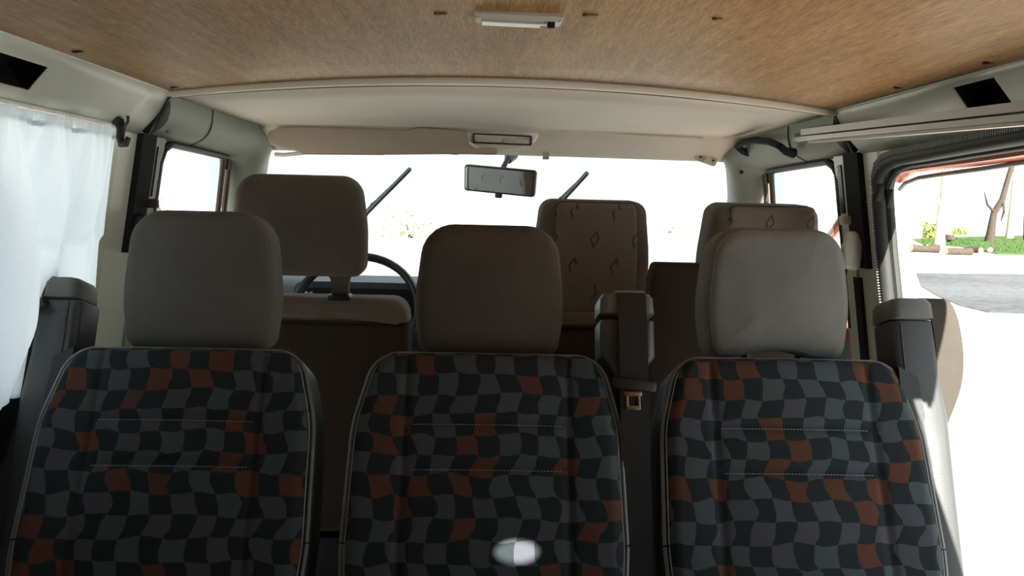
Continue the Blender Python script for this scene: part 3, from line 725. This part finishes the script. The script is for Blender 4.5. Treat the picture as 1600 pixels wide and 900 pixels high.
# ---- passenger bench
t = thing('passenger_bench', 'taupe front passenger bench with two tall motif-cloth headrests', 'seat', (.50, 2.12, 0))
legs_base(t, .70, .42, .18, .30)
b = MB(); b.box((0, .18, .40), (.80, .52, .16), .05, seg=4); b.build('seat_cushion', 'diamond', t)
pl = dens(rpoly([(-.40, .40), (.37, .40), (.375, .70), (.37, .905), (-.40, .905), (-.405, .70)], [.04, .04, .3, .02, .02, .3], 5), .03)
b = MB(); pillow(b, pl, .13, .02, .012); b.build('backrest', 'brown_shade_fab', t, loc=(0, -.05, 0))  # dark colour here paints in the shade behind the bench
pl = dens(rpoly([(-.40, .897), (.37, .897), (.362, .938), (-.395, .938)], [.005, .005, .03, .03], 6), .03)
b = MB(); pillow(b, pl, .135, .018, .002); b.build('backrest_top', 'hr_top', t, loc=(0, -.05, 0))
b = MB(); b.tube([(-.40, -.118, .899), (.36, -.118, .899), (.372, -.09, .899), (.374, .0, .899)], .003, 6); b.build('piping', 'brown_shade_fab', t)
for (pxl, pxr, pyt, lab) in ((846, 1016, 312, 'left'), (1124, 1296, 318, 'right')):
    yq = 2.0 if lab == 'left' else 1.97; rm = .024 if lab == 'left' else .010
    a, c = PX(pxl, pyt, y=yq), PX(pxr, pyt, y=yq); W2 = (c.x-a.x)/2; H = (a.z+c.z)/2-.925
    xcn = (a.x+c.x)/2-.50
    pl = dens(rpoly([(-W2-.014, 0), (W2+.014, 0), (W2+.012, H*.55), (W2-.004, H), (-W2+.004, H), (-W2-.012, H*.55)], [.02, .02, .4, .035, .035, .4], 6), .025)
    b = MB(); pillow(b, pl, .15, .04, .0); hr = b.build('headrest', 'hr_front', t, loc=(xcn, -.03, .925), rot=(math.radians(3), 0, 0))
    pl = dens(rpoly([(-W2+.028, .01), (W2-rm+.002, .01), (W2-rm, H*.6), (W2-rm-.010, H-.004), (-W2+.040, H-.004), (-W2+.03, H*.6)], [.006, .006, .4, .016, .016, .4], 5), .02)
    dz = .127 if lab == 'left' else .178
    b = MB(); pillow(b, pl, .152, .012, .006); b.v = [p_-V((0, 0, dz)) for p_ in b.v]; b.build('headrest_panel', 'diamond', hr, loc=(0, -.004, dz))
    b = MB(); b.tube([(q.x, -.066, q.y) for q in pl]+[(pl[0].x, -.066, pl[0].y)], .0022, 6); b.build('piping', 'brown_shade_fab', hr)
# ---- dark brown upholstered panel behind the right checked seat
p0, p1 = PX(1021, 411, y=1.72), PX(1300, 415, y=1.72)
t = thing('upholstered_panel', 'dark brown cloth-covered panel standing behind the rightmost checked seat', 'panel', ((p0.x+p1.x)/2, 1.75, 0))
hw = (p1.x-p0.x)/2
pl = dens(rpoly([(-hw-.006, .06), (hw, .06), (hw, p0.z), (-hw+.004, p0.z), (-hw-.004, p0.z-.04)], [.01, .01, .02, .012, .02], 5), .03)
b = MB(); pillow(b, pl, .06, .008, .004); b.build('panel_pad', 'brown_shade_fab', t)
b = MB(); b.box((0, 0, .03), (hw*1.8, .05, .06), .006); b.build('panel_foot', 'black', t)

# ================================================================== REAR-FACING CHECKED SEATS
AL = math.radians(25); PIV = V((0, 1.17, .44))
OUT = rpoly([(-.222, .0), (.222, .0), (.238, .22), (.233, .42), (.200, .548), (-.200, .548), (-.233, .42), (-.238, .22)], [.02, .02, .3, .25, .06, .06, .25, .3], 8)
OUT = [V(p) for p in OUT]
def pad_mesh():
    b = MB(); rows = []; nv, nu = 96, 84
    for i in range(nv+1):
        s = i/nv; v_ = .004+(.5445-.004)*(1-(1-s)**1.25)
        hwid = poly_half(OUT, v_)-.007; row = []
        for j in range(nu+1):
            x = hwid*math.sin((j/nu*2-1)*PI/2*.92)/math.sin(PI/2*.92)
            e = min(hwid-abs(x), .547-v_, v_+.02); k = min(1, max(0, e/.022)); y = -.020*math.sqrt(max(0, 1-(1-k)**2))
            y -= .003*max(0, min(1, (abs(x)-.14)/.04))*k                     # side bolsters stand proud
            y -= .006*(1-min(1, (x/.135)**2))
            xsm = .139+.012*(1-v_/.55)*0
            g = .0055*math.exp(-((abs(x)-xsm)/.005)**2)*k
            if abs(x) < xsm:
                for vs in (.4226, .347): g += .006*math.exp(-((v_-vs)/.008)**2)*min(1, (xsm-abs(x))/.012)
            row.append((x, y+g, v_))
        rows.append(row)
    b.grid(rows); o = b.build('backrest_pad', 'checks', None, sharp=180); return o
def make_seat():
    root = thing('checked_seat', 'x', 'seat', (0, 0, 0), group='row of checked rear-facing seats')
    pad = pad_mesh(); pad.parent = root; pad.location = PIV; pad.rotation_euler = (-AL, 0, 0)
    k = dict(loc=PIV, rot=(-AL, 0, 0))
    b = MB(); pillow(b, dens(OUT, .03), .11, .022, .0, .01); b.v = [p+V((0, .052, 0)) for p in b.v]; b.build('backrest_shell', 'vinyl', root, **k)
    b = MB(); q = inset(OUT, .004); b.tube([(p.x, -.006, p.y) for p in q]+[(q[0].x, -.006, q[0].y)], .0042, 6); b.build('piping', 'piping', root, **k)
    b = MB(); q = inset(OUT, .010); b.tube([(p.x, -.012, p.y) for p in q]+[(q[0].x, -.012, q[0].y)], .0012, 5); b.build('edge_thread', 'thread', root, **k)
    for vs in (.4226, .347):
        b = MB(); n = 46
        for i in range(n):
            x = -.128+.256*(i+.5)/n; b.box((x, -.0185-.006*(1-(x/.135)**2)+.0015, vs-.004), (.0034, .0012, .0011))
        b.build('stitching', 'thread', root, smooth=False, **k)
    # headrest posts, cushion, frame
    for x in (-.05, .05):
        b = MB(); b.cyl((x, 1.455, .89), (x, 1.468, .99), .007, 10); b.build('headrest_post', 'black', root)
    b = MB(); b.box((0, .94, .40), (.47, .52, .13), .045, seg=4); b.build('seat_cushion', 'checks', root)
    b = MB(); b.box((0, .96, .31), (.44, .46, .05), .01); b.build('seat_frame', 'black', root)
    for x in (-.19, .19):
        for y in (.78, 1.14):
            b = MB(); b.cyl((x, y, 0), (x, y, .30), .018, 10); b.build('leg', 'black', root)
    b = MB(); b.box((0, 1.19, .40), (.44, .05, .10), .01, rot=(-AL, 0, 0)); b.build('hinge_bar', 'black', root)
    return root
def dup(root):
    r = root.copy(); COL.objects.link(r)
    for ch in list(root.children):
        c = ch.copy(); COL.objects.link(c); c.parent = r
    return r
HO = dens(rpoly([(-.126, 0), (.126, 0), (.138, .09), (.121, .240), (-.121, .240), (-.138, .09)], [.028, .028, .3, .062, .062, .3], 7), .02)
HA = [V((p.x, p.y*1.01+(.013*math.exp(-((p.x+.005)/.055)**4) if p.y < .004 else 0))) for p in HO]
seat0 = make_seat()
seats = [seat0, dup(seat0), dup(seat0)]
HL = [V((p.x, p.y*1.055)) for p in HO]
spec = [(317, 545, 'hr_grey', HL, 'checked dark seat nearest the white curtain, with a grey headrest'),
        (763, 553, 'hr_brown', HO, 'middle checked dark seat with a brownish headrest and sunlit spot'),
        (1204, 558, 'hr_lit', HA, 'checked dark seat beside the open doorway, with a grey headrest coloured paler for the doorway light')]
for s_, (px, py, mt, outl, lab) in zip(seats, spec):
    q = PX(px, py, y=1.425); s_.location = (PX(px, py, y=1.466).x, 0, 0); s_['label'] = lab; s_['group'] = 'row of checked rear-facing seats'
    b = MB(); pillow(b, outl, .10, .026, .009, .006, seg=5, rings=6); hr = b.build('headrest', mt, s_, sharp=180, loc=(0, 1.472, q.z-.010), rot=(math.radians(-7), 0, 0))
    qo = inset(outl, .009); b = MB(); b.tube([(p.x, -.0425, p.y) for p in qo]+[(qo[0].x, -.0425, qo[0].y)], .0016, 5); b.build('seam', mt, hr)

# ================================================================== BELT TOWERS
def rr(wd, dp, r): return rpoly([(-wd/2, -dp/2), (wd/2, -dp/2), (wd/2, dp/2), (-wd/2, dp/2)], min(r, wd*.45, dp*.45), 4)
def tower(label, top, side, lean=19):
    """top: point at the middle of the tower's crown; the stalk leans with the seat back"""
    la = math.radians(lean); ax = V((0, math.sin(la), math.cos(la))); fr = V((0, -math.cos(la), math.sin(la)))
    base = top - ax*((top.z)/ax.z); t = thing('belt_tower', label, 'seat belt', base, group='seat belt towers of the checked seats')
    H = (top-base).length
    def sect(h, wd, dp, r=.014, dx=0): return [ax*h + V((q.x+dx, 0, 0)) - fr*q.y for q in rr(wd, dp, r)]
    if side == 0: prof = [(.02, .03, .05), (H-.25, .034, .05), (H-.17, .036, .055), (H-.15, .05, .07), (H-.118, .098, .09), (H-.055, .098, .09), (H-.052, .094, .086)]
    else: prof = [(.02, .05, .07, .014, side*.026), (H-.30, .050, .075, .014, side*.024), (H-.22, .060, .08, .014, side*.018), (H-.16, .074, .085, .014, side*.004), (H-.14, .078, .085), (H-.047, .078, .085), (H-.044, .074, .081)]
    b = MB(); b.loft([sect(*p) for p in prof]); b.build('tower_body', 'tower', t, sharp=35)
    if side < 0: prof = [(.02, .075, .07, .014, -.020), (H-.30, .075, .075, .014, -.020), (H-.22, .078, .08, .014, -.012)]+prof[3:]; prof = [(p[0], p[1]*.8)+tuple(p[2:]) for p in prof]
    wc = prof[-2][1]
    b = MB(); b.loft([sect(h, wd, dp) for h, wd, dp in ((H-.042, wc-.006, .084), (H-.040, wc+.001, .092), (H-.012, wc-.002, .09), (H-.003, wc-.012, .078), (H, wc-.03, .06))]); b.build('tower_cap', 'towercap', t, sharp=35)
    if side:
        b = MB(); x = -side*(wc/2-.012); b.tube([ax*(H-.05)+fr*.0425+V((x, 0, 0)), ax*(H-.24)+fr*.042+V((x, 0, 0))], .0016, 5); b.build('body_groove', 'black', t)
        b = MB(); pl = [ax*(H-.16)+fr*.035+V((-side*.04, 0, 0))]
        b.loft([[p+fr*dd for p in (ax*(H-.13)+V((-side*.043, 0, 0)), ax*(H-.15)+V((-side*.01, 0, 0)), ax*(H-.22)+V((-side*.004, 0, 0)), ax*(H-.30)+V((-side*.043, 0, 0)))] for dd in (.03, .052)]); b.build('body_step', 'black', t)
    # webbing
    def strap(path, wd, th, wdir=V((1, 0, 0))):
        secs = []
        for i, p in enumerate(path):
            tt = (path[min(i+1, len(path)-1)]-path[max(i-1, 0)]).normalized(); nn = tt.cross(wdir).normalized()
            w2 = wd[i]/2 if isinstance(wd, list) else wd/2
            secs.append([p-wdir*w2-nn*th, p+wdir*w2-nn*th, p+wdir*w2+nn*th, p-wdir*w2+nn*th])
        return MB().loft(secs)
    if side == 0:
        path = [ax*(H+.0035)-fr*.05, ax*(H+.0035)+fr*.030, ax*(H-.004)+fr*.045, ax*(H-.03)+fr*.050, ax*(H-.10)+fr*.054, ax*(H-.18)+fr*.058, ax*(H-.30)+fr*.050, ax*(H-.55)+fr*.055]
        path = [p+V((.007, 0, 0)) for p in path]
        strap(path, .050, .0012).build('webbing', 'black', t, smooth=False)
        tp, tx = ax*(H-.170)+fr*.060, .006
        b = MB(); b.box((0, 0, 0), (.076, .020, .020), .006); b.build('tongue_grip', 'black', t, loc=tp+V((tx, 0, 0)), rot=(-la, math.radians(6), 0))
        mt = 'copper'; tl = tp+V((tx-.003, 0, 0))+ax*-.012
    else:
        path = [ax*(H-.01)-fr*.03, ax*(H+.002)+fr*.0, ax*(H-.005)+fr*.03, ax*(H-.04)+fr*.040, ax*(H-.10)+fr*.035, ax*(H-.16)+fr*.02, ax*(H-.225)+fr*.0]
        xo = [.046, .048, .050, .056, .062, .062, .050]
        path = [p+V((side*x, 0, 0)) for p, x in zip(path, xo)]; wid = [.044, .046, .048, .05, .05, .046, .03]
        def crs(L, u):
            i = min(int(u), len(L)-2); f_ = u-i; g = lambda k_: L[max(0, min(len(L)-1, k_))]
            return .5*(2*g(i)+(g(i+1)-g(i-1))*f_+(2*g(i-1)-5*g(i)+4*g(i+1)-g(i+2))*f_*f_+(3*g(i)-g(i-1)-3*g(i+1)+g(i+2))*f_**3)
        us = [j/5 for j in range(31)]; path = [crs(path, u) for u in us]; wid = [crs(wid, u) for u in us]
        strap(path, wid, .002).build('webbing', 'webbing_l' if side < 0 else 'webbing_r', t, sharp=60)
        tp = ax*(H-.062)+fr*.052+V((side*.060, 0, 0)); mt = 'steel'; tl = tp+ax*-.012
        if side < 0:
            b = MB(); b.tube([tp+V((.045, 0, .012)), tp+V((.02, 0, .002)), tp+V((-.03, 0, 0))], [.010, .008, .008], 8); b.build('tongue_grip', 'black', t)
    if side <= 0:
        b = MB(); W2, Hh, fw = .0115, .030, .0045
        for s_ in (-1, 1): b.box((s_*(W2-fw/2+.001), 0, -Hh/2), (fw, .003, Hh), .001)
        b.box((0, 0, -Hh+.003), (2*W2, .003, .007), .001); b.box((0, 0, -.003), (2*W2+.008, .003, .008), .001)
        b.build('tongue', mt if side == 0 else 'steel', t, loc=tl, rot=(-la, 0, math.radians(0)))
    return t
M['webbing_l'] = plain('black_webbing', (.02, .021, .024), .9, .15, bump=.5, fine=700)
M['webbing_r'] = plain('grey_tan_webbing', (.06, .055, .046), .9, .15, bump=.5, fine=700)
tower('charcoal belt tower partly behind the white curtain', PX(102, 441, y=1.475)+V((0, .03, 0)), -1)
tower('black belt tower between the middle and right checked seats, buckle tongue hanging', PX(978, 466, y=1.43)+V((0, .03, 0)), 0)
tower('grey belt tower beside the open doorway with sunlit webbing', PX(1420, 474, y=1.44)+V((0, .03, 0)), 1)
# pillar belt fittings
for side in (-1, 1):
    lab = 'black seat belt guide on the left pillar above the curtained window edge' if side < 0 else 'cream covered seat belt guide on the right pillar'
    q = PX(222, 365, x=xs(-1, 1.13)+.03) if side < 0 else PX(1331, 392, x=xs(1, 1.13)-.03)
    t = thing('belt_guide', lab, 'belt guide', q, group='pillar belt guides')
    pl = dens(rpoly([(-.018, -.042), (.018, -.046), (.022, .02), (.008, .045), (-.012, .045), (-.022, .01)], .012, 5), .01)
    b = MB(); pillow(b, pl, .03, .010, .003); b.build('guide_cover', 'black' if side < 0 else 'white', t, rot=(0, 0, 0))
    b = MB(); pth = [V((-side*.018, .0, .0)), V((-side*.024, .004, -.06)), V((-side*.034, .03, -.22))]
    b.sweep(pth, [(-.016, -.0012), (.016, -.0012), (.016, .0012), (-.016, .0012)], up=(0, 1, 0)); b.build('webbing', 'webbing_l', t, smooth=False)
    q2 = PX(238, 318, x=xs(-1, 1.19)+.022) if side < 0 else PX(1321, 344, x=xs(1, 1.19)-.022)
    b = MB(); b.box(q2-q, (.026, .02, .021), .004); b.build('slider_button', 'brown_bar' if side < 0 else 'white', t)
    b = MB(); b.box(V((side*.022, .01, .0)), (.03, .02, .03), .003); b.build('guide_anchor', 'black', t)
# ================================================================== OUTSIDE
GZ = -.55
b = MB(); n = 8; b.grid([[(-90+180*i/n, -60+180*j/n, GZ) for i in range(n+1)] for j in range(n+1)])
g = b.build('pale_ground', 'pale_ground', smooth=False); tag(g, 'sunlit pale gravel ground outside the van', 'ground', kind='structure')
def ground(px, py, dz=0.0): return PX(px, py, z=GZ+dz)
out = [(1432, 427), (1500, 428), (1620, 429), (1760, 431), (1760, 492), (1600, 491), (1545, 489), (1500, 478), (1465, 463), (1440, 448)]
b = MB(); b.prism([ground(*q)+V((0, 0, .005)) for q in out], (0, 0, .01)); tag(b.build('gravel_patch', 'grey_gravel', smooth=False), 'grey gravel patch beyond the doorway', 'gravel', kind='structure')
gr = [(1425, 374), (1480, 371), (1560, 369), (1700, 366), (1760, 396), (1600, 399), (1560, 398), (1500, 386), (1440, 381)]
b = MB(); b.prism([ground(*q)+V((0, 0, .005)) for q in gr], (0, 0, .03)); lawn = b.build('lawn', 'grass', smooth=False); tag(lawn, 'green grass bank below the bare trees', 'grass', kind='structure')
rnd = random.Random(3); b = MB(); gpts = [ground(*q) for q in gr]
for k in range(2600):
    px = rnd.uniform(1440, 1640); py = rnd.uniform(372+(1600-px)*.01, 396 if px > 1520 else 384)
    p = ground(px, py); h = rnd.uniform(.05, .16); a = rnd.uniform(0, PI); d = V((math.cos(a), math.sin(a), 0))*.03; o2 = len(b.v)
    b.v += [p-d, p+d, p+V((rnd.uniform(-.05, .05), 0, h+.03))]; b.f.append((o2, o2+1, o2+2))
o = b.build('grass_blades', 'blade', lawn, smooth=False); o['kind'] = 'stuff'
def tree(label, pts, r0, mat, branches=(), dist_py=385):
    """pts: trunk pixels from the foot upwards; the foot stands on the ground"""
    foot = ground(*pts[0]); t = thing('bare_tree', label, 'tree', foot, group='bare trees beyond the doorway')
    path = [PX(px, py, y=foot.y)-foot for px, py in pts]; path[0].z -= .05
    rr_ = [r0*(1-.55*i/(len(path)-1)) for i in range(len(path))]; rr_[0] *= 1.35
    b = MB(); b.tube(path, rr_, 9, up=(0, 1, 0)); b.build('trunk', mat, t)
    for br in branches:
        pb = [PX(px, py, y=foot.y+rnd.uniform(-.6, .6))-foot for px, py in br]; pb[0].y = 0
        b = MB(); b.tube(pb, [r0*.45*(1-.75*i/(len(pb)-1)) for i in range(len(pb))], 7, up=(0, 1, 0)); b.build('branch', mat, t)
    return t
tree('tall slender tree with pale mottled bark, left of the others', [(1468, 392), (1470, 340), (1475, 300), (1477, 255), (1479, 190), (1483, 110)], .21, 'bark_pale', [[(1476, 290), (1488, 250), (1492, 200)], [(1474, 320), (1462, 270), (1458, 220)]])
tree('leaning dark brown tree with a crooked trunk', [(1546, 378), (1550, 350), (1553, 333), (1566, 312), (1572, 290), (1580, 262), (1592, 230), (1600, 150)], .26, 'bark', [[(1553, 333), (1543, 320), (1538, 300)], [(1566, 310), (1569, 330), (1564, 345)]])
tree('pale mottled tree behind the leaning trunk', [(1577, 373), (1581, 330), (1584, 290), (1587, 262), (1590, 200), (1596, 120)], .24, 'bark_pale', [[(1584, 285), (1570, 262), (1562, 235)], [(1586, 270), (1600, 240), (1612, 200)]])
tree('dark tree at the right edge of the doorway view', [(1606, 376), (1604, 340), (1606, 290), (1612, 200)], .24, 'bark')
tree('thin pale tree left of the grass bank', [(1438, 372), (1440, 320), (1437, 270), (1440, 200)], .10, 'bark_pale')
def log(label, a, c, r, mat='bark'):
    A = ground(*a); C_ = A + V((*c, 0)); m_ = (A+C_)/2; t = thing('log', label, 'log', m_, group='logs on the ground')
    A.z += r*.95; C_.z += r*.95
    path = [A.lerp(C_, i/5)-m_+V((0, 0, rnd.uniform(-.02, .02))) for i in range(6)]
    b = MB(); b.tube(path, [r*rnd.uniform(.85, 1.1) for _ in path], 10); b.build('log_bark', mat, t)
    for p, q in ((path[0], path[1]), (path[-1], path[-2])):
        b = MB(); b.cyl(p+(p-q)*.01, p+(p-q)*.10, r*.85, 12); b.build('cut_face', 'cutwood', t)
log('brown log lying left of the others on pale ground', (1424, 394), (1.2, -.2), .20)
log('low brown log lying in front of the grass bank', (1478, 398), (1.15, 0), .17)
log('short log with pale cut end beside the leaning tree', (1532, 396), (-.12, .8), .16)
log('short log with pale cut end pointing right', (1547, 395), (.7, .9), .15)
def bush(label, px, py, w_, h_, n_, mat, sz=.12, grp='bushes outside'):
    foot = ground(px, py); t = thing('bush', label, 'bush', foot, group=grp)
    b = MB()
    for k in range(n_):
        a = rnd.uniform(0, 2*PI); e = rnd.uniform(0, 1); r = rnd.random()**.4
        c = V((w_*r*math.cos(a)*math.sqrt(1-e*e*.8), w_*.7*r*math.sin(a), h_*e*r+.05)); q = V((rnd.gauss(0, 1), rnd.gauss(0, 1), rnd.gauss(0, 1))).normalized()
        u = q.orthogonal().normalized()*sz*rnd.uniform(.5, 1.2); v2 = q.cross(u)*.6; o2 = len(b.v)
        b.v += [c-u, c+v2, c+u, c-v2]; b.f.append((o2, o2+1, o2+2, o2+3))
    o = b.build('foliage', mat, t, smooth=False); o['kind'] = 'stuff'
    b = MB()
    for k in range(5): b.tube([(rnd.uniform(-.1, .1), rnd.uniform(-.1, .1), -.02), (rnd.uniform(-.4, .4)*w_, rnd.uniform(-.3, .3)*w_, h_*.6)], [.03, .01], 5)
    b.build('stems', 'bark', t); return t
bush('yellow-green bush left of the slender pale tree', 1452, 372, .75, 1.3, 500, 'leaf')
bush('small bright green bush on the grass bank', 1499, 367, .8, .7, 350, 'leaf')
t = thing('stump', 'grey-brown tree stump on the grass bank beside the bush', 'stump', ground(1483, 379))
b = MB(); b.tube([(0, 0, -.03), (.02, 0, .2), (.0, 0, .52)], [.42, .33, .26], 12); b.build('stump_bark', 'bark', t)
b = MB(); b.cyl((0, 0, .52), (0, 0, .54), .22, 12); b.build('cut_face', 'cutwood', t)
# far shrubs and trees ahead, seen bleached through the windscreen
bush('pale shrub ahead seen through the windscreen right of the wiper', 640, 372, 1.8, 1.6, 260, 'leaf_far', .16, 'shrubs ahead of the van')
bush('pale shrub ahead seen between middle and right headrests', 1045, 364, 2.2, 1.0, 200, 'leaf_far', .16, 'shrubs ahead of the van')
def far_tree(label, px, py, tops, r0):
    foot = ground(px, py); t = thing('far_tree', label, 'tree', foot, group='far trees ahead of the van')
    path = [PX(a, c, y=foot.y)-foot for a, c in [(px, py)]+tops]; path[0].z -= .05
    b = MB(); b.tube(path, [r0*(1-.6*i/(len(path)-1)) for i in range(len(path))], 7); b.build('trunk', 'bark_pale', t)
    b = MB()
    for k in range(90):
        p = path[-1].lerp(path[1], rnd.random()) + V((rnd.gauss(0, 1.0), rnd.gauss(0, 1.0), rnd.gauss(0, .7))); u = V((rnd.gauss(0, 1), rnd.gauss(0, 1), rnd.gauss(0, 1))).normalized()*.13; v2 = u.orthogonal().normalized()*.08; o2 = len(b.v)
        b.v += [p-u, p+v2, p+u, p-v2]; b.f.append((o2, o2+1, o2+2, o2+3))
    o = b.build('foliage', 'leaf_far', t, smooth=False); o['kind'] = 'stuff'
far_tree('bleached sapling ahead beside the left wiper', 612, 368, [(614, 340), (620, 320), (628, 300)], .06)
far_tree('bleached sapling seen in the passenger door window', 1302, 372, [(1303, 340), (1305, 310), (1306, 285)], .06)
print('objects', len(bpy.data.objects))
